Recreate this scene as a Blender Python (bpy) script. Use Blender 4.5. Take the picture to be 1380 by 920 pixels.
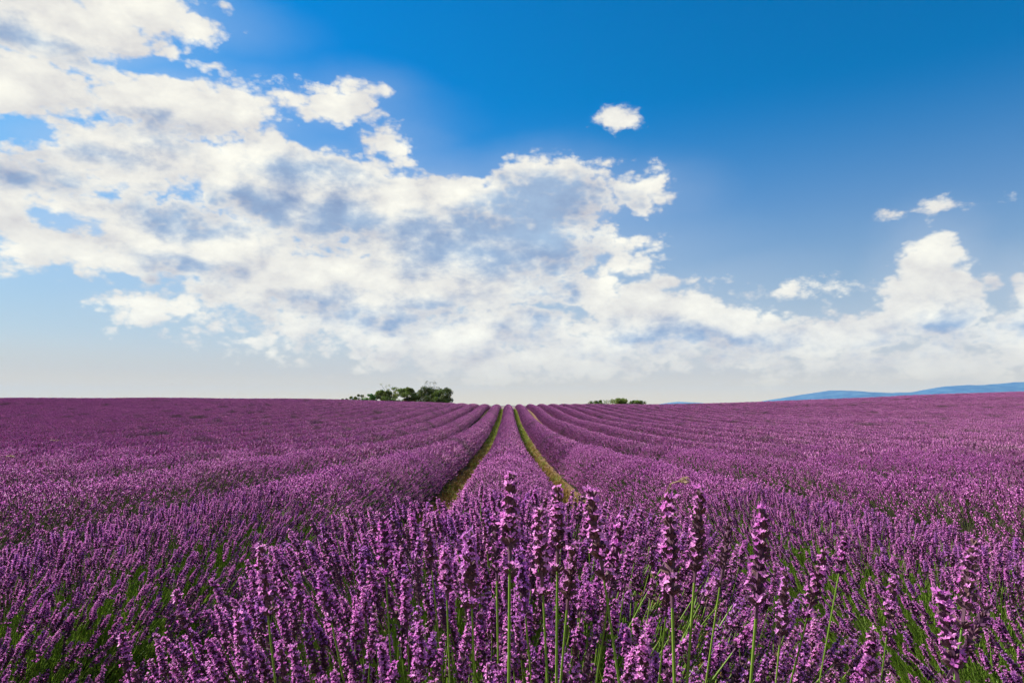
import bpy, math, random, mathutils
import numpy as np

# ------------------------------------------------------------------ scene, camera, light
scene = bpy.context.scene
for o in list(bpy.data.objects):
    bpy.data.objects.remove(o)
R = math.radians
RNG = np.random.default_rng(7)
random.seed(7)
COL = scene.collection

CAM_Z = 1.2
FPX = 920.0                      # focal length in pixels of the 1380 wide photograph
PITCH, YAW = math.atan(85 / FPX), math.atan(5 / FPX)
cam_d = bpy.data.cameras.new('camera')
cam_d.sensor_width = 36.0
cam_d.lens = 36.0 * FPX / 1380.0
cam_d.clip_start = 0.02
cam_d.clip_end = 80000
cam = bpy.data.objects.new('camera', cam_d)
cam.location = (0, 0, CAM_Z)
cam.rotation_euler = (math.pi / 2 + PITCH, 0, -YAW)
COL.objects.link(cam)
scene.camera = cam

SUN_AZ, SUN_EL = -64.0, 43.0     # azimuth from the view axis (+Y), negative = left
sun_d = bpy.data.lights.new('sun', 'SUN')
sun_d.energy = 5.0
sun_d.angle = R(0.5)
sun_d.color = (1.0, 0.95, 0.87)
sun = bpy.data.objects.new('sun', sun_d)
sun.rotation_euler = (R(90 - SUN_EL), 0, R(180 - SUN_AZ))
sun.location = (-20, 8, 30)
COL.objects.link(sun)

vs = scene.view_settings
vs.view_transform = 'Standard'
try:
    vs.look = 'None'
except Exception:
    pass
vs.exposure = 1.1
vs.gamma = 1.0
vs.use_curve_mapping = False
scene.render.engine = 'CYCLES'
scene.render.resolution_x, scene.render.resolution_y = 1024, 682
scene.cycles.max_bounces = 4
scene.cycles.diffuse_bounces = 2
scene.cycles.transmission_bounces = 3
scene.cycles.transparent_max_bounces = 8


def pix_dir(x, y):
    """world direction of a photograph pixel (used to lay out sizes and bearings)"""
    cx, cy = (x - 690) / FPX, (460 - y) / FPX
    v = np.array([cx, 1.0, cy])
    c, s = math.cos(PITCH), math.sin(PITCH)
    v = np.array([v[0], v[1] * c - v[2] * s, v[1] * s + v[2] * c])
    c, s = math.cos(-YAW), math.sin(-YAW)
    return np.array([v[0] * c - v[1] * s, v[0] * s + v[1] * c, v[2]])


def pix_at(x, y, Y):
    d = pix_dir(x, y)
    return d * (Y / d[1]) + np.array([0, 0, CAM_Z])


# ------------------------------------------------------------------ node helpers
class NT:
    def __init__(self, tree):
        self.t = tree
        tree.nodes.clear()

    def n(self, kind, ins=None, **props):
        nd = self.t.nodes.new(kind)
        for k, v in props.items():
            setattr(nd, k, v)
        for k, v in (ins or {}).items():
            self.put(nd.inputs[k], v)
        return nd

    def put(self, sock, v):
        if isinstance(v, bpy.types.NodeSocket):
            self.t.links.new(v, sock)
        else:
            if sock.type == 'RGBA' and len(v) == 3:
                v = tuple(v) + (1,)
            sock.default_value = v

    def m(self, op, a, b=None, c=None, clamp=False):
        nd = self.t.nodes.new('ShaderNodeMath')
        nd.operation = op
        nd.use_clamp = clamp
        for i, v in enumerate((a, b, c)):
            if v is not None:
                self.put(nd.inputs[i], v)
        return nd.outputs[0]

    def v(self, op, a, b=None, out=0):
        nd = self.t.nodes.new('ShaderNodeVectorMath')
        nd.operation = op
        self.put(nd.inputs[0], a)
        if b is not None:
            self.put(nd.inputs[1], b)
        return nd.outputs['Value'] if op in ('LENGTH', 'DOT_PRODUCT', 'DISTANCE') else nd.outputs[0]

    def step(self, x, a, b, o0=0.0, o1=1.0, kind='SMOOTHSTEP'):
        nd = self.t.nodes.new('ShaderNodeMapRange')
        nd.interpolation_type = kind
        self.put(nd.inputs[0], x)
        for i, v in enumerate((a, b, o0, o1)):
            self.put(nd.inputs[1 + i], v)
        return nd.outputs[0]

    def mix(self, f, a, b, blend='MIX'):
        nd = self.t.nodes.new('ShaderNodeMix')
        nd.data_type = 'RGBA'
        nd.blend_type = blend
        self.put(nd.inputs[0], f)
        self.put(nd.inputs[6], a)
        self.put(nd.inputs[7], b)
        return nd.outputs[2]

    def noise(self, vec, scale, detail=6, rough=0.55, dist=0.0, out=0):
        nd = self.n('ShaderNodeTexNoise', {'Vector': vec, 'Scale': scale, 'Detail': detail,
                                           'Roughness': rough, 'Distortion': dist})
        return nd.outputs[out]


# ------------------------------------------------------------------ sky
world = bpy.data.worlds.new('World')
scene.world = world
world.use_nodes = True
world.cycles.sampling_method = 'MANUAL'
world.cycles.sample_map_resolution = 256
W = NT(world.node_tree)
SKY_STRENGTH = 0.05


def build_sky():
    out = W.n('ShaderNodeOutputWorld')
    bg = W.n('ShaderNodeBackground', {'Strength': SKY_STRENGTH})
    W.t.links.new(bg.outputs[0], out.inputs[0])
    sky = W.n('ShaderNodeTexSky', sky_type='NISHITA', sun_disc=False)
    sky.sun_elevation = R(SUN_EL)
    sky.sun_rotation = R(SUN_AZ)
    sky.air_density = 1.0
    sky.dust_density = 0.6
    sky.ozone_density = 3.0
    hs = W.n('ShaderNodeHueSaturation', {'Hue': 0.492, 'Saturation': 1.6, 'Value': 1.0, 'Color': sky.outputs[0]})

    d = W.n('ShaderNodeTexCoord').outputs['Generated']
    d = W.v('NORMALIZE', d)
    sx = W.n('ShaderNodeSeparateXYZ', {0: d})
    X, Y, Z = sx.outputs
    hor = W.m('MAXIMUM', W.m('SQRT', W.m('ADD', W.m('MULTIPLY', X, X), W.m('MULTIPLY', Y, Y))), 0.05)
    az = W.m('ARCTAN2', X, Y)
    el = W.m('DIVIDE', Z, hor)
    ae = W.n('ShaderNodeCombineXYZ', {0: az, 1: el, 2: 0.0}).outputs[0]
    tint = W.mix(W.step(el, -0.02, 0.46), (0.72, 0.90, 1.02), (0.03, 1.16, 1.27))
    clear = W.mix(1.0, hs.outputs[0], tint, 'MULTIPLY')
    dn = W.v('MULTIPLY', d, (1.0, 1.0, 1.6))

    # coordinates are bent by noise so that outlines turn into billows
    warp = W.noise(dn, 7.0, 5, 0.55, out=1)
    wv = W.v('MULTIPLY', W.v('SUBTRACT', warp, (0.5, 0.5, 0.5)), (0.10, 0.055, 0.0))
    aew = W.v('ADD', ae, wv)

    def px(x, y, rx, ry):
        v = pix_dir(x, y)
        h = math.hypot(v[0], v[1])
        k = 1 / (1 + ((x - 690) / FPX) ** 2)
        return math.atan2(v[0], v[1]), v[2] / h, rx / FPX * (0.35 + 0.65 * k), ry / FPX * math.sqrt(k)

    def blobs(vec, items, sm=0.25):
        acc = None
        for (x, y, rx, ry, s) in items:
            a, e, ra, re = px(x, y, rx, ry)
            q = W.v('MULTIPLY', W.v('SUBTRACT', vec, (a, e, 0)), (1 / ra, 1 / re, 0))
            ln = W.v('LENGTH', q)
            k = min(rx, ry) / 30.0
            val = W.m('MULTIPLY_ADD', ln, -k, k + s)
            if acc is None:
                acc = val
            else:
                acc = W.m('SMOOTH_MAX', acc, val, sm)
        return acc

    mass = [(50, 35, 200, 62, 0), (190, 12, 120, 42, 0), (0, 110, 140, 60, 0),
            (90, 128, 110, 34, 0), (265, 150, 150, 58, 0), (440, 146, 75, 24, 0), (490, 130, 30, 16, 0),
            (200, 215, 200, 55, 0), (40, 240, 110, 38, 0), (430, 265, 210, 75, 0), (240, 320, 240, 60, 0),
            (30, 300, 70, 36, 0), (570, 268, 120, 48, 0), (740, 275, 118, 54, 0), (850, 262, 42, 22, 0.1),
            (640, 335, 230, 70, 0), (835, 350, 48, 22, 0), (500, 385, 300, 62, 0), (130, 352, 110, 24, 0),
            (780, 395, 66, 40, 0), (531, 190, 30, 17, 0.2), (556, 222, 16, 9, 0.2),
            (480, 432, 200, 34, 0), (345, 457, 60, 9, 0.0), (215, 410, 50, 15, 0.1), (650, 445, 210, 40, 0),
            (890, 388, 46, 12, 0.1), (880, 440, 95, 42, 0.4), (985, 448, 60, 32, 0.35), (1075, 458, 85, 28, 0.3),
            (1262, 412, 52, 62, 0.35), (1262, 356, 26, 34, 0.35), (1175, 452, 60, 26, 0.3),
            (1338, 382, 13, 11, 0.3), (1395, 385, 42, 30, 0.2), (1420, 440, 90, 34, 0.3),
            ]
    mass_small = [(832, 158, 26, 17, 0.25), (1236, 282, 40, 6, 0.16), (1060, 390, 46, 9, 0.15), (1395, 400, 40, 24, 0.1), (816, 219, 34, 5, 0.08), (420, 118, 20, 5, 0.25),
            (60, 470, 18, 4, -0.1), (572, 118, 16, 4, -0.1), (290, 44, 34, 4, -0.15)]
    mass += [(700, 480, 220, 30, 0.1), (1000, 485, 240, 22, -0.1), (1260, 492, 240, 24, 0.0)]
    Mbig = blobs(aew, mass)
    M = Mbig
    Msmall = blobs(W.v('ADD', ae, W.v('MULTIPLY', wv, (0.3, 0.3, 0))), mass_small)
    hole = blobs(aew, [(30, 184, 46, 24, 0), (92, 304, 58, 15, 0), (200, 92, 110, 10, 0), (420, 180, 60, 10, 0), (620, 215, 60, 26, 0), (545, 240, 30, 12, 0)])
    M = W.m('SUBTRACT', M, W.m('MULTIPLY', W.m('MAXIMUM', W.m('ADD', hole, 0.25), 0.0), 1.9))
    # the same broken cumulus goes on round the rest of the sky
    wide = W.noise(W.v('MULTIPLY', d, (1.6, 1.6, 3.0)), 1.5, 3, 0.5)
    back = W.m('MULTIPLY', W.m('SUBTRACT', wide, 0.53), 14.0)
    away = W.step(W.m('ABSOLUTE', az), 0.70, 0.95)
    up = W.step(el, 0.66, 0.85)
    M = W.m('MAXIMUM', M, W.m('ADD', back, W.m('MULTIPLY_ADD', W.m('MAXIMUM', away, up), 40.0, -40.0)))

    f1 = W.noise(dn, 11.0, 9, 0.60)
    f2 = W.noise(W.v('ADD', dn, (3.1, 0.4, 1.7)), 34.0, 5, 0.60)
    bil = W.n('ShaderNodeTexVoronoi', {'Vector': W.v('ADD', dn, W.v('MULTIPLY', wv, (0.5, 0.5, 0.5))), 'Scale': 30.0, 'Detail': 2.0, 'Roughness': 0.6},
              voronoi_dimensions='3D').outputs['Distance']
    D = W.m('ADD', W.m('ADD', M, 0.62), W.m('MULTIPLY', W.m('SUBTRACT', f1, 0.5), 2.9))
    D = W.m('ADD', D, W.m('MULTIPLY', W.m('SUBTRACT', f2, 0.5), 1.15))
    D = W.m('ADD', D, W.m('MULTIPLY', W.m('SUBTRACT', 0.42, bil), 0.9))
    Ds = W.m('ADD', W.m('MULTIPLY', Msmall, 1.6), W.m('MULTIPLY_ADD', W.m('SUBTRACT', f1, 0.5), 1.8, -0.12))
    Ds = W.m('ADD', Ds, W.m('MULTIPLY', W.m('SUBTRACT', f2, 0.5), 2.6))
    D = W.m('MAXIMUM', D, Ds)
    alpha = W.step(D, -0.18, 0.58)
    veil = W.m('MULTIPLY', W.m('ADD', W.step(Mbig, -2.0, 0.6), W.m('MULTIPLY', W.step(Mbig, 0.0, 1.4), 1.2)), 0.22)

    # thickness: the middle of a cloud is seen from below, grey blue; the rims are bright
    shade_spots = [(215, 178, 60, 26, 0), (290, 290, 95, 34, 0.3), (740, 290, 105, 52, 0.4), (430, 230, 90, 22, 0),
                   (120, 205, 60, 16, 0), (240, 355, 60, 18, 0), (650, 345, 120, 26, 0.1), (470, 305, 90, 22, 0),
                   (560, 425, 70, 14, 0.2), (470, 420, 90, 20, 0), (735, 395, 36, 50, 0.2), (330, 460, 60, 6, 0),
                   (1300, 452, 80, 22, 0.1), (1120, 470, 120, 10, 0.1), (880, 462, 80, 10, 0.1), (950, 465, 130, 12, 0), (1380, 430, 60, 24, 0.2), (60, 245, 70, 16, 0),
                   (60, 60, 90, 22, -0.2), (880, 345, 30, 12, 0)]
    S = blobs(aew, shade_spots, 0.4)
    # light comes from the upper left: fine relief from the density towards the sun
    off = W.v('ADD', dn, (-0.022, -0.004, 0.045))
    f1b = W.noise(off, 11.0, 5, 0.60)
    g1 = W.noise(W.v('ADD', dn, (0.7, 5.2, 0.3)), 10.0, 5, 0.5)
    S = W.m('ADD', W.m('MULTIPLY', S, 1.25), W.m('MULTIPLY', W.m('SUBTRACT', g1, 0.5), 2.4))
    S = W.m('ADD', S, W.m('MULTIPLY', W.m('SUBTRACT', f1b, f1), 4.2))
    S = W.step(S, -0.75, 0.95)
    S = W.m('MULTIPLY', S, W.step(D, 0.2, 1.4))
    rel = W.m('MULTIPLY', W.m('SUBTRACT', f1, f1b), 0.9)
    white = (7.9, 7.75, 7.3)
    shade = (3.3, 4.5, 6.3)
    cc = W.mix(S, white, shade)
    cc = W.mix(1.0, cc, W.n('ShaderNodeCombineColor', {0: W.m('ADD', rel, 1.0), 1: W.m('ADD', rel, 1.0), 2: W.m('MULTIPLY_ADD', rel, 0.7, 1.0)}).outputs[0], 'MULTIPLY')
    # pale air low over the land
    low = W.step(el, 0.0, 0.46, 1.0, 0.0, 'LINEAR')
    low2 = W.m('POWER', low, 1.75)
    base = W.mix(W.m('MULTIPLY', low2, 0.97), clear, (5.7, 5.5, 5.7))
    base = W.mix(veil, base, (6.0, 6.5, 7.4))
    colr = W.mix(alpha, base, cc)
    hz = W.m('MULTIPLY', W.step(el, 0.10, -0.01, 0.0, 1.0), 0.93)
    colr = W.mix(hz, colr, (7.0, 6.15, 4.85))
    colr = W.mix(W.m('MULTIPLY', W.step(el, 0.05, 0.0, 0.0, 1.0), 0.8), colr, (8.9, 7.0, 4.0))
    W.t.links.new(colr, bg.inputs[0])


build_sky()

# ------------------------------------------------------------------ materials
MATS = {}


def material(name):
    m = bpy.data.materials.new(name)
    m.use_nodes = True
    MATS[name] = m
    t = NT(m.node_tree)
    out = t.n('ShaderNodeOutputMaterial')
    return m, t, out


def leafy(name, c0, c1, rough=0.6, trans=0.35, tcol=None, attr='var', patch=None, patch_scale=0.25, alt=None):
    """two-tone plant tissue: diffuse + light shining through; tone by a per-piece number"""
    m, t, out = material(name)
    at = t.n('ShaderNodeAttribute', attribute_name=attr)
    rnd = t.n('ShaderNodeObjectInfo').outputs['Random']
    f = t.m('ADD', t.m('MULTIPLY', at.outputs['Fac'], 0.62), t.m('MULTIPLY', rnd, 0.38))
    c = t.mix(f, c0, c1)
    if alt:
        c = t.mix(t.step(t.m('FRACT', t.m('MULTIPLY', rnd, 7.3)), 0.62, 0.95, 0.0, 0.5), c, alt)
    pos = t.n('ShaderNodeNewGeometry').outputs['Position']
    if patch:
        pn = t.noise(pos, patch_scale, 4, 0.6)
        c = t.mix(t.step(pn, 0.54, 0.70), c, patch)
    p = t.n('ShaderNodeBsdfPrincipled', {'Base Color': c, 'Roughness': rough})
    p.inputs['Specular IOR Level'].default_value = 0.25
    tr = t.n('ShaderNodeBsdfTranslucent', {'Color': t.mix(1.0, c, tcol or (1, 1, 1), 'MULTIPLY')})
    mx = t.n('ShaderNodeMixShader', {0: trans, 1: p.outputs[0], 2: tr.outputs[0]})
    t.put(out.inputs[0], mx.outputs[0])
    return m


PETAL = leafy('lilac_petal', (0.54, 0.10, 0.50), (0.92, 0.40, 0.78), 0.5, 0.45, (1.0, 0.85, 1.0), alt=(0.36, 0.12, 0.58))
CALYX = leafy('dark_calyx', (0.080, 0.022, 0.085), (0.17, 0.095, 0.075), 0.7, 0.15)
STEM = leafy('green_stem', (0.13, 0.25, 0.025), (0.21, 0.32, 0.045), 0.5, 0.3, (1.0, 1.0, 0.6))
LEAF = leafy('grey_green_leaf', (0.11, 0.18, 0.03), (0.19, 0.27, 0.05), 0.6, 0.25)
FAR_A = leafy('lavender_bloom', (0.575, 0.16, 0.495), (0.80, 0.31, 0.655), 0.6, 0.40, patch=(0.27, 0.155, 0.205), patch_scale=0.32)
MID_A = leafy('lavender_petal', (0.52, 0.10, 0.465), (0.77, 0.26, 0.64), 0.55, 0.40, patch=(0.25, 0.13, 0.17), patch_scale=0.8)
MID_B = leafy('lavender_calyx', (0.12, 0.025, 0.11), (0.17, 0.055, 0.11), 0.7, 0.15)
DIM = leafy('lavender_lower_stem', (0.060, 0.085, 0.022), (0.10, 0.12, 0.035), 0.6, 0.2)
FAR_B = leafy('lavender_bract', (0.16, 0.05, 0.14), (0.21, 0.10, 0.13), 0.7, 0.2)
GRASS = leafy('furrow_grass_blade', (0.10, 0.17, 0.012), (0.24, 0.24, 0.03), 0.5, 0.3)
STRAW = leafy('dry_grass_blade', (0.15, 0.08, 0.014), (0.27, 0.155, 0.035), 0.6, 0.25)


def soil_material():
    m, t, out = material('field_soil')
    pos = t.n('ShaderNodeNewGeometry').outputs['Position']
    n1 = t.noise(pos, 2.2, 8, 0.65)
    n2 = t.noise(pos, 17.0, 6, 0.6)
    c = t.mix(t.step(n1, 0.35, 0.65), (0.085, 0.040, 0.013), (0.15, 0.075, 0.024))
    c = t.mix(t.step(n2, 0.52, 0.68), c, (0.20, 0.115, 0.04))
    p = t.n('ShaderNodeBsdfPrincipled', {'Base Color': c, 'Roughness': 0.95})
    b = t.n('ShaderNodeBump', {'Height': t.m('ADD', n2, n1), 'Strength': 0.8, 'Distance': 0.05})
    t.put(p.inputs['Normal'], b.outputs[0])
    t.put(out.inputs[0], p.outputs[0])
    return m


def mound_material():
    m, t, out = material('shade_darkened_foliage')
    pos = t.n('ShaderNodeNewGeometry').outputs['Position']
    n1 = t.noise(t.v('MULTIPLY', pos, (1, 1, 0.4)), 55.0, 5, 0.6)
    c = t.mix(t.step(n1, 0.4, 0.65), (0.014, 0.013, 0.010), (0.035, 0.034, 0.018))  # leaf tone darkened: shade of the valleys between rows put into the colour
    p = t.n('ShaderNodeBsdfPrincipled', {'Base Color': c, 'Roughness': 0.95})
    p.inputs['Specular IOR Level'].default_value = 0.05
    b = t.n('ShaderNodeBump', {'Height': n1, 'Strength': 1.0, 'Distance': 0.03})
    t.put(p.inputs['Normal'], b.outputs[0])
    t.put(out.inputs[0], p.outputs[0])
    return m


SOIL = soil_material()
MOUND = mound_material()

# ------------------------------------------------------------------ mesh helpers


class Build:
    """collects quads / triangles with a material index and a tone number per face"""

    def __init__(self):
        self.v, self.f, self.mi, self.var = [], [], [], []
        self.n = 0

    def add(self, verts, faces, mi=0, var=0.0):
        verts = np.asarray(verts, float)
        self.v.append(verts)
        for fc in faces:
            self.f.append([i + self.n for i in fc])
        k = len(faces)
        self.mi += [mi] * k if np.isscalar(mi) else list(mi)
        self.var += [var] * k
        self.n += len(verts)

    def mesh(self, name, mats, smooth=False):
        me = bpy.data.meshes.new(name)
        V = np.concatenate(self.v) if self.v else np.zeros((0, 3))
        me.vertices.add(len(V))
        me.vertices.foreach_set('co', V.ravel())
        tot = np.array([len(x) for x in self.f], dtype=np.int32)
        start = np.concatenate([[0], np.cumsum(tot)[:-1]]).astype(np.int32)
        flat = np.concatenate([np.asarray(x, dtype=np.int32) for x in self.f])
        me.loops.add(len(flat))
        me.loops.foreach_set('vertex_index', flat)
        me.polygons.add(len(tot))
        me.polygons.foreach_set('loop_start', start)
        me.polygons.foreach_set('material_index', np.array(self.mi, dtype=np.int32))
        me.polygons.foreach_set('use_smooth', np.full(len(tot), smooth))
        for m in mats:
            me.materials.append(m)
        at = me.attributes.new('var', 'FLOAT', 'FACE')
        at.data.foreach_set('value', np.array(self.var, dtype=np.float32))
        me.update(calc_edges=True)
        return me


def obj(name, me, parent=None, kind=None, label=None, cat=None, group=None, link=True):
    o = bpy.data.objects.new(name, me)
    if link:
        COL.objects.link(o)
    if parent is not None:
        o.parent = parent
    for k, v in (('kind', kind), ('label', label), ('category', cat), ('group', group)):
        if v:
            o[k] = v
    return o


def grid_mesh(name, P, mat, smooth=True):
    """P: (a, b, 3) array of points"""
    a, b = P.shape[:2]
    idx = np.arange(a * b).reshape(a, b)
    q = np.stack([idx[:-1, :-1], idx[1:, :-1], idx[1:, 1:], idx[:-1, 1:]], -1).reshape(-1, 4)
    me = bpy.data.meshes.new(name)
    me.vertices.add(a * b)
    me.vertices.foreach_set('co', P.reshape(-1))
    me.loops.add(q.size)
    me.loops.foreach_set('vertex_index', q.ravel().astype(np.int32))
    me.polygons.add(len(q))
    me.polygons.foreach_set('loop_start', (np.arange(len(q)) * 4).astype(np.int32))
    me.polygons.foreach_set('use_smooth', np.full(len(q), smooth))
    me.materials.append(mat)
    me.update(calc_edges=True)
    return me


def frame(d, spin=0.0):
    """orthonormal axes with local z along d"""
    d = np.asarray(d, float)
    d = d / np.linalg.norm(d)
    up = np.array([0, 0, 1.0]) if abs(d[2]) < 0.95 else np.array([0, 1.0, 0])
    x = np.cross(up, d)
    x /= np.linalg.norm(x)
    y = np.cross(d, x)
    c, s = math.cos(spin), math.sin(spin)
    return np.stack([c * x + s * y, -s * x + c * y, d], 1)


def hermite(xs, ys):
    xs, ys = np.array(xs, float), np.array(ys, float)
    dlt = np.diff(ys) / np.diff(xs)
    m = np.zeros_like(ys)
    m[0], m[-1] = dlt[0], dlt[-1]
    for i in range(1, len(xs) - 1):
        if dlt[i - 1] * dlt[i] > 0:
            m[i] = 2 * dlt[i - 1] * dlt[i] / (dlt[i - 1] + dlt[i])

    def f(q):
        q = np.asarray(q, float)
        i = np.clip(np.searchsorted(xs, q) - 1, 0, len(xs) - 2)
        h = xs[i + 1] - xs[i]
        t = np.clip((q - xs[i]) / h, 0, 1)
        return ((1 + 2 * t) * (1 - t) ** 2 * ys[i] + t * (1 - t) ** 2 * h * m[i]
                + t * t * (3 - 2 * t) * ys[i + 1] + t * t * (t - 1) * h * m[i + 1])
    return f


def sstep(a, b, x):
    t = np.clip((np.asarray(x, float) - a) / (b - a), 0, 1)
    return t * t * (3 - 2 * t)


# ------------------------------------------------------------------ ground
prof = hermite([-60, -20, 0, 11, 21, 31, 45, 62, 87, 104, 118, 140, 200, 400, 1000, 40000],
               [0.6, 0.35, 0, -0.36, -0.62, -0.68, -0.62, -0.38, 0.22, 0.45, 0.38, -0.25, -4, -15, -25, -25])
side = hermite([-40000, -400, -78, -27, -12, 0, 22, 40, 78, 150, 400, 40000],
               [1.5, 1.5, 1.0, 0.8, 0.35, 0, 0.0, 0.5, 1.9, 4.0, 6.0, 6.0])


def ground(x, y):
    x, y = np.asarray(x, float), np.asarray(y, float)
    und = 0.035 * np.sin(0.31 * x + 0.17 * y) + 0.05 * np.sin(0.11 * x - 0.07 * y + 1.3)
    return prof(y) + side(x) * sstep(8, 98, y) + und * sstep(15, 50, y)


gx = np.concatenate([[-18000, -9000, -3000, -1000, -400, -200, -150], np.arange(-110, 110.1, 0.85), [150, 200, 400, 1000, 3000, 9000, 18000]])
gy = np.concatenate([[-3000, -300, -60, -20, -8], np.arange(-4, 20, 0.5), np.arange(20, 150, 1.0), [160, 180, 200, 260, 400, 700, 1000, 3000, 9000, 19500]])
GX, GY = np.meshgrid(gx, gy, indexing='ij')
clod = RNG.normal(0, 0.008, GX.shape) * ((np.abs(GX) < 110) & (np.abs(GY) < 150))
obj('ground', grid_mesh('ground', np.stack([GX, GY, ground(GX, GY) + clod], -1), SOIL), kind='structure',
    label='brown soil of the lavender field under the rows', cat='ground')

# ------------------------------------------------------------------ lavender stalk meshes
def unit(v):
    return v / np.linalg.norm(v)


def stem_mesh(L, bend, name):
    b = Build()
    k = 6
    rings = []
    for i in range(k + 1):
        t = i / k
        r = 0.0013 * (1.15 - 0.4 * t)
        c = np.array([bend * t * t, 0, L * t])
        for j in range(4):
            a = j * math.pi / 2
            rings.append(c + r * np.array([math.cos(a), math.sin(a), 0]))
    fs = [(i * 4 + j, i * 4 + (j + 1) % 4, i * 4 + 4 + (j + 1) % 4, i * 4 + 4 + j) for i in range(k) for j in range(4)]
    b.add(rings, fs, 0, random.random())
    # a pair of narrow leaves low on the stem
    for sgn in (0, math.pi):
        base = np.array([bend * 0.04, 0, L * random.uniform(0.1, 0.3)])
        a = sgn + random.uniform(-0.6, 0.6)
        o = np.array([math.cos(a), math.sin(a), 0])
        s = np.array([-o[1], o[0], 0])
        l = random.uniform(0.05, 0.09)
        p1, p2 = base + o * l * 0.3 + np.array([0, 0, l * 0.5]), base + o * l * 0.55 + np.array([0, 0, l])
        b.add([base, p1 - s * 0.002, p1 + s * 0.002, p2], [(0, 1, 3, 2)], 0, random.random())
    return b


def calyx(b, p, d, l, r, var):
    F = frame(d, random.random() * 6)
    pts = []
    for (z, rr) in ((0, 0.45), (0.6, 1.0), (1.0, 0.72)):
        for j in range(3):
            a = j * 2.0944
            pts.append(p + F @ np.array([rr * r * math.cos(a), rr * r * math.sin(a), z * l]))
    b.add(pts, [(i * 3 + j, i * 3 + (j + 1) % 3, i * 3 + 3 + (j + 1) % 3, i * 3 + 3 + j) for i in range(2) for j in range(3)], 1, var)


def floret(b, p, d, s, var):
    F = frame(d, random.uniform(-0.4, 0.4))
    for j in range(5):
        a = math.pi / 2 + (j - 2) * 1.2566 + random.uniform(-0.35, 0.35)
        l = s * (1.25 if j in (1, 2, 3) else 0.9) * random.uniform(0.8, 1.2)
        w = s * random.uniform(0.26, 0.48)
        o, q = np.array([math.cos(a), math.sin(a), 0]), np.array([-math.sin(a), math.cos(a), 0])
        curl = random.uniform(-0.3, 0.9) * l
        pts = [np.zeros(3), o * l * 0.6 - q * w + np.array([0, 0, l * 0.25]), o * l + np.array([0, 0, curl]), o * l * 0.6 + q * w + np.array([0, 0, l * 0.25])]
        b.add([p + F @ x for x in pts], [(0, 1, 2), (0, 2, 3)], 0, var)


def head_build(L, bend, H, nw, openness):
    b = Build()
    tdir = unit(np.array([2 * bend / L, 0, 1.0]))
    F = frame(tdir)
    top = np.array([bend, 0, L])
    zs = list(np.linspace(0.010, H - 0.004, nw))
    if random.random() < 0.6:
        zs[0] -= random.uniform(0.008, 0.016)
    for wi, z in enumerate(zs):
        t = wi / (nw - 1)
        rad = 0.0042 * (1 - 0.50 * t * t)
        n = 11 if t < 0.75 else (8 if t < 0.95 else 5)
        for j in range(n):
            a = j * 2 * math.pi / n + wi * 0.5 + random.uniform(-0.25, 0.25)
            lift = random.uniform(0.25, 1.15) + 0.9 * t * t
            o = unit(np.array([math.cos(a), math.sin(a), lift]))
            p = top + F @ (np.array([math.cos(a), math.sin(a), 0]) * rad * 0.3 + np.array([0, 0, z + random.uniform(-0.003, 0.003)]))
            l = random.uniform(0.0046, 0.0078) * (1 - 0.25 * t)
            od = F @ o
            calyx(b, p, od, l, 0.00145, random.random())
            if random.random() < openness * (0.75 + 0.5 * t):
                fd = unit(od + np.array([random.uniform(-.4, .4), random.uniform(-.4, .4), random.uniform(-.3, .3)]))
                floret(b, p + od * (l + 0.0008), fd, random.uniform(0.0015, 0.0031), random.random())
    # core
    pts = []
    for z, r in ((0, 0.0012), (H * 0.5, 0.0024), (H, 0.0010)):
        for j in range(4):
            pts.append(top + F @ np.array([r * math.cos(j * 1.5708), r * math.sin(j * 1.5708), z]))
    b.add(pts, [(i * 4 + j, i * 4 + (j + 1) % 4, i * 4 + 4 + (j + 1) % 4, i * 4 + 4 + j) for i in range(2) for j in range(4)], 1, 0.3)
    return b


STALK_L = 0.40
STALKS = []            # (stem mesh, head mesh, joined object, tip height)
for k in range(12):
    bend = random.uniform(-0.03, 0.06)
    H = random.uniform(0.050, 0.072)
    sb = stem_mesh(STALK_L, bend, 'flower_stalk')
    hb = head_build(STALK_L, bend, H, random.choice((8, 9, 9, 10)), (0.6, 0.8, 0.5, 0.75, 0.25, 0.65, 0.85, 0.55, 0.35, 0.75, 0.6, 0.06)[k])
    sm = sb.mesh('flower_stalk', [STEM], True)
    hm = hb.mesh('flower_head', [PETAL, CALYX], False)
    jb = Build()
    jb.v, jb.n = hb.v + sb.v, hb.n + sb.n
    jb.f = hb.f + [[i + hb.n for i in fc] for fc in sb.f]
    jb.mi = hb.mi + [2] * len(sb.f)
    jb.var = hb.var + sb.var
    jo = obj('lavender_stalk_source', jb.mesh('lavender_stalk', [PETAL, CALYX, STEM]), link=False)
    td = unit(np.array([2 * bend / STALK_L, 0, 1.0]))
    STALKS.append((sm, hm, jo, np.array([bend, 0, STALK_L]) + td * H))

# ------------------------------------------------------------------ row cross-section and tufts
S_ROW = 1.7
HALF, TALL = 0.66, 0.79


def dome_pick(n, rng, half, tall, ex=2.05):
    """tips spread evenly over the dome; returns (x, z, dirx, dirz)"""
    th = 1.28 * rng.choice((-1.0, 1.0), n) * rng.uniform(0, 1, n) ** 1.35
    c, s = np.cos(th), np.sin(th)
    rr = (np.abs(s) ** ex + np.abs(c) ** ex) ** (-1 / ex)
    x, z = half * rr * s, tall * rr * c
    dx, dz = s * 0.95, c * 0.75 + 0.35
    ln = np.hypot(dx, dz)
    return x, z, dx / ln, dz / ln


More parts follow.
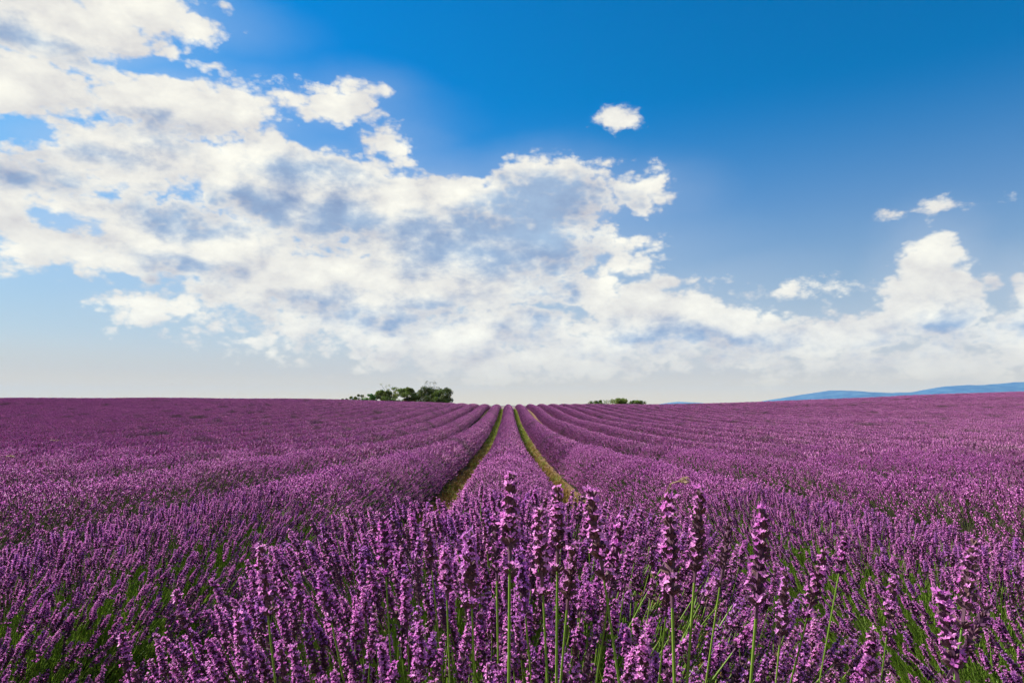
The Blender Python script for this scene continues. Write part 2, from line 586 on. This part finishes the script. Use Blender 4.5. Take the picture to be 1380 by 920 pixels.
def tuft(lod, n, rng):
    """one metre of row: n flower spikes"""
    b = Build()
    x, z, dx, dz = dome_pick(n, rng, HALF, TALL)
    y = rng.uniform(-0.5, 0.5, n)
    dep = rng.uniform(0, 1, n) ** 1.7 * 0.15
    for i in range(n):
        d = unit(np.array([dx[i] + rng.normal(0, .22), rng.normal(0, .28), dz[i] + rng.normal(0, .12)]))
        tip = np.array([x[i], y[i], z[i]]) - d * dep[i] + np.array([0, 0, rng.normal(0, 0.02)])
        var = rng.random()
        F = frame(d, rng.random() * 6)
        H = rng.uniform(0.045, 0.07)
        if lod == 1:
            base = tip - d * H
            r = 0.0052
            pts = [base]
            for zz, q in ((0.3, 1.0), (0.75, 0.8)):
                pts += [base + F @ np.array([q * r * math.cos(j * 2.0944), q * r * math.sin(j * 2.0944), zz * H]) for j in range(3)]
            pts.append(tip)
            fs = [(0, 2, 1), (0, 3, 2), (0, 1, 3)] + [(1 + j, 1 + (j + 1) % 3, 4 + (j + 1) % 3, 4 + j) for j in range(3)] + [(4 + j, 4 + (j + 1) % 3, 7) for j in range(3)]
            b.add(pts, fs, 1, var)
            for q in range(9):
                a = q * 2.4 + var * 6
                zz = H * (0.08 + 0.92 * q / 8.0)
                o = F @ np.array([math.cos(a), math.sin(a), 0])
                tv = F @ np.array([-math.sin(a), math.cos(a), 0])
                c0 = base + d * zz + o * r * 0.7
                w, l = rng.uniform(0.0035, 0.006), rng.uniform(0.005, 0.009)
                u = unit(o * rng.uniform(0.3, 1) + d * rng.uniform(0.2, 1))
                b.add([c0 - tv * w, c0 + tv * w, c0 + tv * w * 0.7 + u * l, c0 - tv * w * 0.7 + u * l], [(0, 1, 2, 3)], 0, rng.random())
            # stem
            w = F @ np.array([0.0014, 0, 0])
            q = base - d * 0.20
            b.add([base - w, base + w, q + w, q - w], [(0, 1, 2, 3)], 2, rng.random())
        else:
            base = tip - d * H * 1.25
            r = 0.0095
            pts = [base] + [base + F @ np.array([r * math.cos(j * 2.0944), r * math.sin(j * 2.0944), 0.55 * H]) for j in range(3)] + [tip]
            b.add(pts, [(0, 2, 1), (0, 3, 2), (0, 1, 3), (1, 2, 4), (2, 3, 4), (3, 1, 4)], (0, 1, 1, 0, 0, 1), var)
            if lod == 2 and i % 2 == 0:
                w = F @ np.array([0.0018, 0, 0])
                q = base - d * 0.22
                b.add([base - w, base + w, q + w, q - w], [(0, 1, 2, 3)], 2, rng.random())
    return b


def leaf_fan(rng, n=34):
    b = Build()
    for i in range(n):
        a, tl = rng.random() * 6.283, rng.uniform(0, 0.45)
        d = unit(np.array([math.cos(a) * tl, math.sin(a) * tl, 1.0]))
        s_ = unit(np.cross(d, rng.normal(0, 1, 3))) * rng.uniform(0.0010, 0.0022)
        p = np.array([rng.normal(0, 0.04), rng.normal(0, 0.04), 0])
        l = rng.uniform(0.08, 0.24)
        q, t = p + d * l * 0.6, p + d * l + np.array([0, 0, -0.01])
        b.add([p - s_, p + s_, q + s_ * 0.8, q - s_ * 0.8, t], [(0, 1, 2, 3), (3, 2, 4)], 0 if rng.random() < 0.65 else 1, rng.random())
    return b


SOURCES = [s[2] for s in STALKS]
N_STALK = len(SOURCES)
N_TUFT = N_STALK + 4
for k in range(4):
    SOURCES.append(obj('leaf_source', leaf_fan(RNG).mesh('leaf_fan', [STEM, LEAF]), link=False))
for k in range(5):
    SOURCES.append(obj('tuft_source', tuft(1, 760, RNG).mesh('lavender_tuft', [MID_A, MID_B, DIM]), link=False))
for k in range(5):
    SOURCES.append(obj('tuft_source', tuft(2, 760, RNG).mesh('lavender_tuft', [FAR_A, FAR_B, DIM]), link=False))


def scatter_group(name, sources):
    """node group: vertices carry rot / scl / vi; source vi is set on each of them"""
    g = bpy.data.node_groups.new(name, 'GeometryNodeTree')
    g.interface.new_socket('Geometry', in_out='INPUT', socket_type='NodeSocketGeometry')
    g.interface.new_socket('Geometry', in_out='OUTPUT', socket_type='NodeSocketGeometry')
    N, Lk = g.nodes, g.links
    gi, go = N.new('NodeGroupInput'), N.new('NodeGroupOutput')

    def named(nm, typ):
        a = N.new('GeometryNodeInputNamedAttribute')
        a.data_type = typ
        a.inputs['Name'].default_value = nm
        return a.outputs[0]
    rot, scl, vi = named('rot', 'FLOAT_VECTOR'), named('scl', 'FLOAT'), named('vi', 'INT')
    e2r = N.new('FunctionNodeEulerToRotation')
    Lk.new(rot, e2r.inputs[0])
    jn = N.new('GeometryNodeJoinGeometry')
    for k, s in enumerate(sources):
        oi = N.new('GeometryNodeObjectInfo')
        oi.inputs['Object'].default_value = s
        oi.inputs['As Instance'].default_value = False
        cmp_ = N.new('FunctionNodeCompare')
        cmp_.data_type = 'INT'
        cmp_.operation = 'EQUAL'
        Lk.new(vi, cmp_.inputs[2])
        cmp_.inputs[3].default_value = k
        ip = N.new('GeometryNodeInstanceOnPoints')
        Lk.new(gi.outputs[0], ip.inputs['Points'])
        Lk.new(cmp_.outputs[0], ip.inputs['Selection'])
        Lk.new(oi.outputs['Geometry'], ip.inputs['Instance'])
        Lk.new(e2r.outputs[0], ip.inputs['Rotation'])
        Lk.new(scl, ip.inputs['Scale'])
        Lk.new(ip.outputs[0], jn.inputs[0])
    Lk.new(jn.outputs[0], go.inputs[0])
    return g


def scatter_object(name, pts, rot, scl, vi, group, mats, **kw):
    me = bpy.data.meshes.new(name)
    pts = np.asarray(pts, np.float32).reshape(-1, 3)
    me.vertices.add(len(pts))
    me.vertices.foreach_set('co', pts.ravel())
    a = me.attributes.new('rot', 'FLOAT_VECTOR', 'POINT')
    a.data.foreach_set('vector', np.asarray(rot, np.float32).ravel())
    a = me.attributes.new('scl', 'FLOAT', 'POINT')
    a.data.foreach_set('value', np.asarray(scl, np.float32))
    a = me.attributes.new('vi', 'INT', 'POINT')
    a.data.foreach_set('value', np.asarray(vi, np.int32))
    for m in mats:
        me.materials.append(m)
    o = obj(name, me, **kw)
    md = o.modifiers.new('scatter', 'NODES')
    md.node_group = group
    return o


LAV = scatter_group('lavender_scatter', SOURCES)


def euler_from_dir(d, spin):
    """XYZ euler whose z axis is d (spin about it first)"""
    ax = math.atan2(-d[1], d[2])
    ay = math.asin(max(-1, min(1, d[0])))
    # R = Rz(0) * Ry * Rx order XYZ: apply X first, then Y, then Z
    from mathutils import Vector, Matrix
    q = Vector((0, 0, 1)).rotation_difference(Vector(d))
    e = (q.to_matrix() @ Matrix.Rotation(spin, 3, 'Z')).to_euler('XYZ')
    return (e.x, e.y, e.z)


# height of the row under the camera: its first plants stand taller
near_top = hermite([0.3, 0.55, 0.8, 1.2, 1.7, 2.1, 2.7, 3.6, 200], [0.75, 0.82, 0.90, 0.98, 1.01, 0.95, 0.84, 0.79, 0.79])

HEROES = [(688, 638, 115, 0.0), (752, 656, 100, 0.03), (795, 662, 120, 0.02), (945, 660, 110, 0.10), (902, 672, 125, 0.03),
          (1030, 688, 125, 0.16), (632, 716, 105, -0.05), (726, 690, 100, 0.0), (772, 735, 95, 0.04), (838, 702, 96, 0.0),
          (516, 702, 84, -0.10), (352, 738, 84, -0.22), (238, 797, 72, -0.28), (1112, 742, 88, 0.12), (1312, 728, 104, 0.36),
          (1268, 800, 125, 0.02), (868, 862, 84, 0.05), (1176, 850, 90, 0.10), (566, 846, 90, -0.02), (398, 888, 66, -0.1),
          (466, 884, 62, -0.1), (1334, 815, 100, 0.5), (984, 700, 74, 0.12), (432, 768, 74, -0.25), (546, 782, 74, -0.08),
          (600, 742, 80, -0.04), (1205, 775, 70, 0.2), (905, 760, 85, 0.05), (165, 855, 70, -0.25), (320, 830, 76, -0.2),
          (700, 745, 80, 0.0), (1060, 770, 85, 0.15), (668, 690, 80, -0.02), (575, 705, 70, -0.08), (1140, 720, 62, 0.2)]


def row_stalks(k, rng):
    """full stalks standing at the near end of row k: position, direction, scale"""
    res = []
    cx = k * S_ROW
    y0, y1 = (0.42, 4.6) if k == 0 else (0.9, 5.0)
    dens = 1250 if k == 0 else 1150
    n = int((y1 - y0) * dens)
    y = rng.uniform(y0, y1, n)
    if k == 0:
        y = np.concatenate([y, rng.uniform(0.6, 2.3, 1300)])
        n = len(y)
    for i in range(n):
        tall = float(near_top(y[i])) if k == 0 else 0.78
        x, z, dx, dz = (float(q[0]) for q in dome_pick(1, rng, HALF + 0.03 + (0.10 * float(1 - sstep(1.8, 2.8, y[i])) if k == 0 else 0), tall, 3.2 if k == 0 and y[i] < 2.4 else 2.05))
        d = unit(np.array([dx + rng.normal(0, .16), rng.normal(0, .20), dz + 0.15 + rng.normal(0, .08)]))
        tip = np.array([cx + x, y[i], float(ground(cx + x, y[i])) + z + rng.normal(0, 0.022)]) - d * rng.uniform(0, 1) ** 1.6 * 0.20
        if np.linalg.norm(tip - np.array([0, 0, CAM_Z])) < 0.55:
            continue
        res.append((tip, d, rng.uniform(0.82, 1.15)))
    return res


def in_frame(p, m=40):
    v = p - np.array([0, 0, CAM_Z])
    c, s = math.cos(YAW), math.sin(YAW)
    v = np.array([v[0] * c - v[1] * s, v[0] * s + v[1] * c, v[2]])
    c, s = math.cos(-PITCH), math.sin(-PITCH)
    v = np.array([v[0], v[1] * c - v[2] * s, v[1] * s + v[2] * c])
    if v[1] < 0.05:
        return False
    x, y = 690 + FPX * v[0] / v[1], 460 - FPX * v[2] / v[1]
    return -m < x < 1380 + m and 300 < y < 920 + m


ORD = ['', 'first', 'second', 'third', 'fourth', 'fifth', 'sixth', 'seventh', 'eighth', 'ninth', 'tenth', 'eleventh', 'twelfth']
ROW_GROUP = 'parallel lavender rows across the field'


def row_label(k):
    if k == 0:
        return 'purple lavender row between the two open furrows, tall stalks at its start'
    where = "tall tree clump's side" if k < 0 else "blue mountain's side"
    if abs(k) <= 12:
        return '%s lavender row beyond the open furrow, on the %s' % (ORD[abs(k)], where)
    return 'outer lavender row merging into the field on the %s' % where


CREST = 112.0
NROW = 52
for k in range(-NROW, NROW + 1):
    rng = np.random.default_rng(1000 + k)
    cx = k * S_ROW
    # how near the row comes into view
    ys = max(-1.5 if abs(k) <= 1 else -0.5, abs(cx) / 0.86 - 6.0)
    if k == 0:
        ys = 0.45
    if ys > CREST - 3:
        continue
    root = obj('lavender_row', None, label=row_label(k), cat='lavender row', group=ROW_GROUP)
    root.empty_display_size = 0.3
    root.location = (cx, ys, float(ground(cx, ys)))
    bpy.context.view_layer.update()
    inv = root.matrix_world.inverted()
    off = np.array(root.location)

    # leafy body
    yy = np.concatenate([np.arange(ys, min(14, CREST), 0.25), np.arange(max(ys, 14), CREST, 1.0)]) if ys < 14 else np.arange(ys, CREST, 1.0)
    th = np.linspace(-math.pi / 2, math.pi / 2, 11)
    jit = 1 + rng.normal(0, 0.05, (len(yy), len(th)))
    hh = np.where(np.full(len(yy), k == 0), near_top(yy) - 0.36, 0.46) - 0.08 * (1 - sstep(4, 7, yy))
    px_ = cx + 0.42 * np.sin(th)[None, :] * jit
    pz_ = hh[:, None] * np.cos(th)[None, :] * jit
    YY = np.repeat(yy[:, None], len(th), 1)
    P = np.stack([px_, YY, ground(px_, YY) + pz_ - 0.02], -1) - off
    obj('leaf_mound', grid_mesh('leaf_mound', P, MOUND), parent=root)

    pts, rots, scl, vi = [], [], [], []
    y_start = ys
    if abs(k) <= 1:
        st = row_stalks(k, rng)
        y_start = 4.8
        if k == 0:
            for (hx, hy, ln, lean) in HEROES:
                sc = rng.uniform(1.12, 1.25)
                Y = 920 * 0.064 * sc / ln
                tip = pix_at(hx, hy, Y)
                st.append((tip, unit(np.array([lean, rng.normal(0, 0.10), 1.0])), sc))
        # the ones that show largest are objects of their own
        st.sort(key=lambda q: (not in_frame(q[0]), np.linalg.norm(q[0] - np.array([0, 0, CAM_Z]))))
        for i, (tip, d, sc) in enumerate(st):
            vs_ = int(rng.integers(0, N_STALK - 1)) if rng.random() > 0.05 else N_STALK - 1
            e = euler_from_dir(d, rng.random() * 6.28)
            base = tip - np.array(mathutils.Euler(e).to_matrix()) @ STALKS[vs_][3] * sc
            if i < 300:
                so = obj('flower_stalk', STALKS[vs_][0], parent=root)
                so.location = base - off
                so.rotation_euler = e
                so.scale = (sc, sc, sc)
                obj('flower_head', STALKS[vs_][1], parent=so)
            else:
                pts.append(base - off)
                rots.append(e)
                scl.append(sc)
                vi.append(vs_)
        for i in range(1200):
            y = rng.uniform(0.4 if k == 0 else 0.9, 6.5)
            t_ = rng.uniform(-1.45, 1.45)
            hgt = (float(near_top(y)) if k == 0 else 0.76) - 0.44
            x = cx + 0.40 * math.sin(t_)
            p = np.array([x, y, float(ground(x, y)) + hgt * math.cos(t_)])
            d = unit(np.array([math.sin(t_) * 0.9 + rng.normal(0, .2), rng.normal(0, .25), math.cos(t_) * 0.8 + 0.3]))
            pts.append(p - off)
            rots.append(euler_from_dir(d, rng.random() * 6.28))
            scl.append(rng.uniform(0.8, 1.2))
            vi.append(N_STALK + int(rng.integers(0, 4)))
    # the rest of the row, metre by metre
    step = 0.8
    y = y_start + step / 2
    while y < CREST:
        g0 = float(ground(cx, y))
        slope = math.atan(float(ground(cx, y + 0.5) - ground(cx, y - 0.5)))
        lodn = N_TUFT + (0 if y < rng.uniform(9, 17) and abs(cx) < 11 else 5) + int(rng.integers(0, 5))
        flip = rng.random() < 0.5
        pts.append(np.array([cx + rng.normal(0, 0.012), y, g0]) - off)
        rots.append((-slope if flip else slope, 0, math.pi if flip else 0))
        scl.append(rng.uniform(0.965, 1.045))
        vi.append(lodn)
        y += step
    scatter_object('blossom', pts, rots, scl, vi, LAV, [PETAL, CALYX, STEM], parent=root, kind='stuff')

# ------------------------------------------------------------------ grass in the furrows
def grass_tuft(mats, rng, n=26, h=0.12):
    b = Build()
    for i in range(n):
        a = rng.random() * 6.283
        r = rng.uniform(0, 0.07)
        p = np.array([math.cos(a) * r, math.sin(a) * r, -0.01])
        o = np.array([math.cos(a), math.sin(a), 0])
        s = np.array([-o[1], o[0], 0]) * rng.uniform(0.003, 0.006)
        l = h * rng.uniform(0.5, 1.3)
        q = p + o * l * 0.25 + np.array([0, 0, l * 0.7])
        t = p + o * l * rng.uniform(0.4, 0.9) + np.array([0, 0, l * rng.uniform(0.6, 1.0)])
        b.add([p - s, p + s, q + s * 0.7, q - s * 0.7, t], [(0, 1, 2, 3), (3, 2, 4)], 0, rng.random())
    return b


GSRC = [obj('grass_source', grass_tuft(None, RNG).mesh('grass_tuft', [GRASS]), link=False) for _ in range(3)]
GSRC += [obj('grass_source', grass_tuft(None, RNG).mesh('grass_tuft', [STRAW]), link=False) for _ in range(3)]
GG = scatter_group('grass_scatter', GSRC)
for sgn, lab in ((-1, 'tree clump'), (1, 'mountain ridge')):
    rng = np.random.default_rng(50 + sgn)
    pts, rots, scl, vi = [], [], [], []
    for i in range(3200):
        y = 0.5 + 104 * rng.random() ** 1.3
        x = sgn * S_ROW / 2 + rng.normal(0, 0.13)
        green = 0.14 + 0.76 * float(sstep(18, 42, y))
        if rng.random() > 0.55 + 0.45 * math.sin(y * 0.9 + sgn) ** 2:
            continue
        pts.append((x, y, float(ground(x, y))))
        rots.append((0, 0, rng.random() * 6.28))
        scl.append(rng.uniform(0.6, 1.5))
        vi.append(int(rng.integers(0, 3)) + (0 if rng.random() < green else 3))
    scatter_object('furrow_grass', pts, rots, scl, vi, GG, [GRASS, STRAW], kind='stuff', cat='grass',
                   label='green and dry grass tufts in the open soil furrow on the %s side' % lab)

# ------------------------------------------------------------------ dry grass stalks caught in the lavender
def on_tops(x, y, lift=-0.01):
    d = pix_dir(x, y)
    for Y in np.arange(2.5, 60, 0.05):
        p = d * (Y / d[1]) + np.array([0, 0, CAM_Z])
        if p[2] < float(ground(p[0], p[1])) + TALL + lift:
            return p
    return p


def dry_stalks(spots, label, seed):
    rng = np.random.default_rng(seed)
    p = on_tops(*spots[0])
    b, h = Build(), Build()
    for (x, y) in spots:
        q = on_tops(x, y) - p
        lean = rng.normal(0, 0.06, 3)
        foot, mid, tip = q + np.array([-0.05, 0.10, -0.14]), q, q + np.array([0.11, 0, 0.005]) + lean * 0.4
        for p0, p1, r0, r1 in ((foot, mid, 0.005, 0.004), (mid, tip, 0.004, 0.003)):
            F = frame(p1 - p0)
            ring = [pp + F @ np.array([r * math.cos(j * 1.5708), r * math.sin(j * 1.5708), 0]) for pp, r in ((p0, r0), (p1, r1)) for j in range(4)]
            b.add(ring, [(j, (j + 1) % 4, 4 + (j + 1) % 4, 4 + j) for j in range(4)], 0, 0.8)
        for j in range(22):
            c = tip + (mid - tip) * rng.uniform(0, 0.45) + rng.normal(0, 0.008, 3)
            F = frame(tip - mid + rng.normal(0, 0.08, 3), rng.random() * 6)
            h.add([c + F @ np.array(o) for o in ((-.005, 0, 0), (0, 0, 0.022), (.005, 0, 0), (0, 0, -0.014))], [(0, 3, 2, 1)], 0, rng.random())
    root = obj('dry_stalk', None, label=label, cat='dry stalk')
    root.location = p
    obj('stem', b.mesh('stem', [STRAW_PALE]), parent=root)
    obj('seed_head', h.mesh('seed_head', [STRAW_PALE]), parent=root)


STRAW_PALE = leafy('pale_straw', (0.36, 0.24, 0.13), (0.50, 0.36, 0.22), 0.6, 0.25)
dry_stalks([(906, 650), (903, 652)], 'pale dry grass stalks lying on the lavender on the mountain side', 1)
dry_stalks([(8, 614)], 'single pale dry grass stalk bent over the lavender on the tree clump side', 2)
dry_stalks([(68, 593), (72, 594)], 'pale dry seed heads standing up from the far lavender on the tree clump side', 3)

# ------------------------------------------------------------------ trees beyond the crest
BARK = leafy('tree_bark', (0.06, 0.045, 0.03), (0.09, 0.07, 0.05), 0.9, 0.0)
LEAF_DARK = leafy('tree_leaf_dark', (0.055, 0.082, 0.020), (0.105, 0.135, 0.033), 0.6, 0.25)
LEAF_MID = leafy('tree_leaf_mid', (0.085, 0.140, 0.024), (0.15, 0.21, 0.04), 0.6, 0.3)
LEAF_PALE = leafy('tree_leaf_pale', (0.12, 0.17, 0.035), (0.20, 0.25, 0.06), 0.6, 0.35)
LEAF_FRESH = leafy('tree_leaf_fresh', (0.06, 0.17, 0.03), (0.10, 0.24, 0.05), 0.6, 0.3)


def tube(b, p0, p1, r0, r1, n=6, mi=0):
    F = frame(p1 - p0)
    pts = []
    for p, r in ((p0, r0), (p1, r1)):
        pts += [p + F @ np.array([r * math.cos(j * 2 * math.pi / n), r * math.sin(j * 2 * math.pi / n), 0]) for j in range(n)]
    b.add(pts, [(j, (j + 1) % n, n + (j + 1) % n, n + j) for j in range(n)], mi, 0.4)


def tree(name, x0, x1, ytop, Y, mats, dens, sparse, label, group, seed, nclump=26, twig=0):
    rng = np.random.default_rng(seed)
    a, b_ = pix_at(x0 - 2, ytop - 0.7, Y), pix_at(x1 + 2, ytop - 0.7, Y)
    w, cx, zt = (b_[0] - a[0]), (a[0] + b_[0]) / 2, a[2]
    g = float(ground(cx, Y))
    h = zt - g
    root = obj(name, None, label=label, cat='tree' if 'tree' in name else 'bush', group=group)
    root.location = (cx, Y, g)
    tb = Build()
    trunk_top = np.array([rng.normal(0, 0.05 * w), 0, h * (0.6 if 'tree' in name else 0.35)])
    tube(tb, np.array([0, 0, -0.2]), trunk_top * 0.5, 0.05 * h ** 0.9, 0.035 * h ** 0.9)
    tube(tb, trunk_top * 0.5, trunk_top, 0.035 * h ** 0.9, 0.018 * h)
    cb = Build()
    lo = 0.14 if 'tree' in name else 0.10
    clumps = []
    for i in range(nclump):
        t = i / nclump
        zz = lo + (1 - lo) * (rng.random() ** 0.85)
        wid = 1.0 - 0.55 * max(0.0, ((zz - lo) / (1 - lo) - 0.45) / 0.55) ** 1.5
        ang, rr = rng.random() * 6.283, math.sqrt(rng.random()) * 0.55 * wid * w
        c = np.array([rr * math.cos(ang), rr * math.sin(ang), zz * h * 0.9])
        s = rng.uniform(0.12, 0.22) * w * (0.6 if sparse else 1)
        s = min(s, max(0.15 * h, h - c[2]))
        clumps.append((c, s))
        p0 = trunk_top * rng.uniform(0.35, 1.0)
        tube(tb, p0, c, 0.012 * h, 0.004 * h, 4)
    for c, s in clumps:
        m = rng.integers(0, len(mats))
        for j in range(dens):
            v = rng.normal(0, 1, 3)
            v = v / np.linalg.norm(v) * (rng.random() ** 0.45)
            p = c + v * s * np.array([1, 1, 0.8])
            if p[2] > h * 1.02:
                continue
            q = rng.uniform(0.05, 0.11) * (1.15 if not sparse else 0.9)
            F = frame(rng.normal(0, 1, 3), rng.random() * 6)
            cb.add([p + F @ np.array(o) * q for o in ((-1, -.5, 0), (0, -.8, 0.2), (1, 0.1, 0), (0.1, 0.9, 0.2))], [(0, 1, 2, 3)], int(m), rng.random())
    for i in range(twig):
        p0 = np.array([rng.normal(0, 0.2) * w, 0, h * 0.8])
        p1 = p0 + np.array([rng.normal(-0.1, 0.12) * w, rng.normal(0, 0.1), h * rng.uniform(0.2, 0.34)])
        tube(tb, p0, p1, 0.03, 0.015, 4)
        for j in range(14):
            p = p1 + rng.normal(0, 0.14, 3)
            F = frame(rng.normal(0, 1, 3))
            cb.add([p + F @ np.array(o) * 0.07 for o in ((-1, -.5, 0), (0, -.8, 0.2), (1, 0.1, 0), (0.1, 0.9, 0.2))], [(0, 1, 2, 3)], 0, rng.random())
    obj('trunk', tb.mesh('trunk', [BARK]), parent=root)
    obj('crown', cb.mesh('crown', mats), parent=root)
    return root


TG = 'clump of trees and bushes on the crest'
tree('bush', 459, 469, 537, 128, [LEAF_DARK], 70, False, 'tiny dark bush standing alone at the outer end of the tree clump', TG, 1, 10)
tree('bush', 470, 480, 534.5, 127, [LEAF_PALE, LEAF_MID], 70, False, 'tiny pale green bush beside a small dark bush on the crest', TG, 2, 10)
tree('bush', 477, 490, 531.5, 129, [LEAF_DARK], 90, False, 'small dark bush between the tiny pale bush and the fresh green bush', TG, 3, 12)
tree('bush', 491, 506, 531, 126, [LEAF_FRESH], 100, False, 'fresh bright green low bush next to the round dark tree', TG, 4, 14)
tree('tree', 502, 533, 526, 128, [LEAF_DARK, LEAF_MID, LEAF_MID, LEAF_PALE], 280, False, 'low rounded dark tree with pale green top between fresh bush and airy tree', TG, 5, 26)
tree('tree', 518, 542, 521, 134, [LEAF_PALE, LEAF_PALE, LEAF_MID], 80, True, 'airy pale green tree with sky showing through its thin crown', TG, 6, 22, 3)
tree('tree', 537, 561, 522.5, 129, [LEAF_DARK, LEAF_DARK, LEAF_MID], 260, False, 'dark upright tree between the airy pale tree and a small bush', TG, 7, 26)
tree('bush', 552, 572, 528.5, 131, [LEAF_DARK, LEAF_MID], 110, False, 'small dark bush filling the gap between two dark trees', TG, 8, 14)
tree('tree', 566, 592, 519, 130, [LEAF_DARK, LEAF_DARK, LEAF_DARK, LEAF_MID], 190, False, 'tallest dark tree of the clump with thin bare twigs above its crown', TG, 9, 34, 5)
tree('tree', 588, 608, 522, 128, [LEAF_DARK, LEAF_DARK, LEAF_MID], 190, False, 'dense dark square-topped tree at the inner end of the clump', TG, 10, 30)
TG2 = 'three low bushes on the crest'
tree('bush', 796, 816, 539.5, 125, [LEAF_DARK, LEAF_MID], 120, False, 'low dark green bush, outer one of three nearest the open furrows', TG2, 11, 18)
tree('bush', 816, 846, 536.5, 126, [LEAF_MID, LEAF_MID, LEAF_PALE], 130, False, 'widest green bush in the middle of three low bushes on the crest', TG2, 12, 26)
tree('bush', 848, 866, 539, 125, [LEAF_DARK, LEAF_MID], 120, False, 'low dark green bush, one of three, on the mountain side', TG2, 13, 16)

# ------------------------------------------------------------------ mountains
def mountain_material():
    m, t, out = material('haze_tinted_forest')
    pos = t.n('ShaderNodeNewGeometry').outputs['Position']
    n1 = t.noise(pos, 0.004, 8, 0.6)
    c = t.mix(t.step(n1, 0.4, 0.65), (0.008, 0.052, 0.130), (0.036, 0.100, 0.175))  # forest colour with the blue of distant haze painted in
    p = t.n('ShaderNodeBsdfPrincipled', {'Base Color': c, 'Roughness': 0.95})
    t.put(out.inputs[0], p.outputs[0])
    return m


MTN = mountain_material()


def ridge(name, pts, Y, label, depth, seed):
    rng = np.random.default_rng(seed)
    xs = [pix_at(x, y, Y)[0] for x, y in pts]
    zs = [pix_at(x, y, Y)[2] for x, y in pts]
    f = hermite(xs, zs)
    u = np.linspace(xs[0], xs[-1], 260)
    v = np.linspace(-1, 1, 25)
    U, V = np.meshgrid(u, v, indexing='ij')
    rough = sum(np.sin(U / (900 / 2 ** i) + rng.random() * 6 + 2 * V) * np.cos(V * 3 * 2 ** i * 0.7 + rng.random() * 6) / 2 ** i for i in range(5))
    Zr = f(U) + 25
    Zr = Zr + np.clip(Zr / 200, 0, 1) * sum(np.sin(U / (260 / 2 ** i) + rng.random() * 6) * 5 / 1.5 ** i for i in range(4))
    Zm = -25 + Zr * (1 - np.abs(V) ** 1.3) + rough * 14 * (np.abs(V) ** 0.7) * (1 - np.abs(V)) * np.clip(Zr / 200, 0.1, 1.5)
    P = np.stack([U, Y + V * depth, Zm - 3 * np.abs(V)], -1)
    obj(name, grid_mesh(name, P, MTN), kind='structure', label=label, cat='mountain')


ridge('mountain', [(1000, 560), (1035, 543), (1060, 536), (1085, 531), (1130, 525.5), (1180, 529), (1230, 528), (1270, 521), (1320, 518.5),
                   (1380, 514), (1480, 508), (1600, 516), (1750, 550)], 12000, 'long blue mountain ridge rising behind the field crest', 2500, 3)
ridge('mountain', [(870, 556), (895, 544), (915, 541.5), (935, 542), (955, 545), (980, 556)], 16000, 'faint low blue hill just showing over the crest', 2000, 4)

# ------------------------------------------------------------------ air
def air():
    m, t, out = material('thin_haze')
    v = t.n('ShaderNodeVolumePrincipled', {'Color': (0.25, 0.58, 1.0), 'Density': 2.0e-5, 'Anisotropy': 0.0})
    t.put(out.inputs['Volume'], v.outputs[0])
    b = Build()
    x, y0, y1, z0, z1 = 18500, -3500, 20000, -28.0, 500.0
    b.add([(sx * x, yy, zz) for zz in (z0, z1) for (sx, yy) in ((-1, y0), (1, y0), (1, y1), (-1, y1))],
          [(0, 3, 2, 1), (4, 5, 6, 7), (0, 1, 5, 4), (1, 2, 6, 5), (2, 3, 7, 6), (3, 0, 4, 7)])
    obj('haze', b.mesh('haze', [m]), kind='stuff', label='thin pale blue haze over the whole landscape', cat='haze')


air()
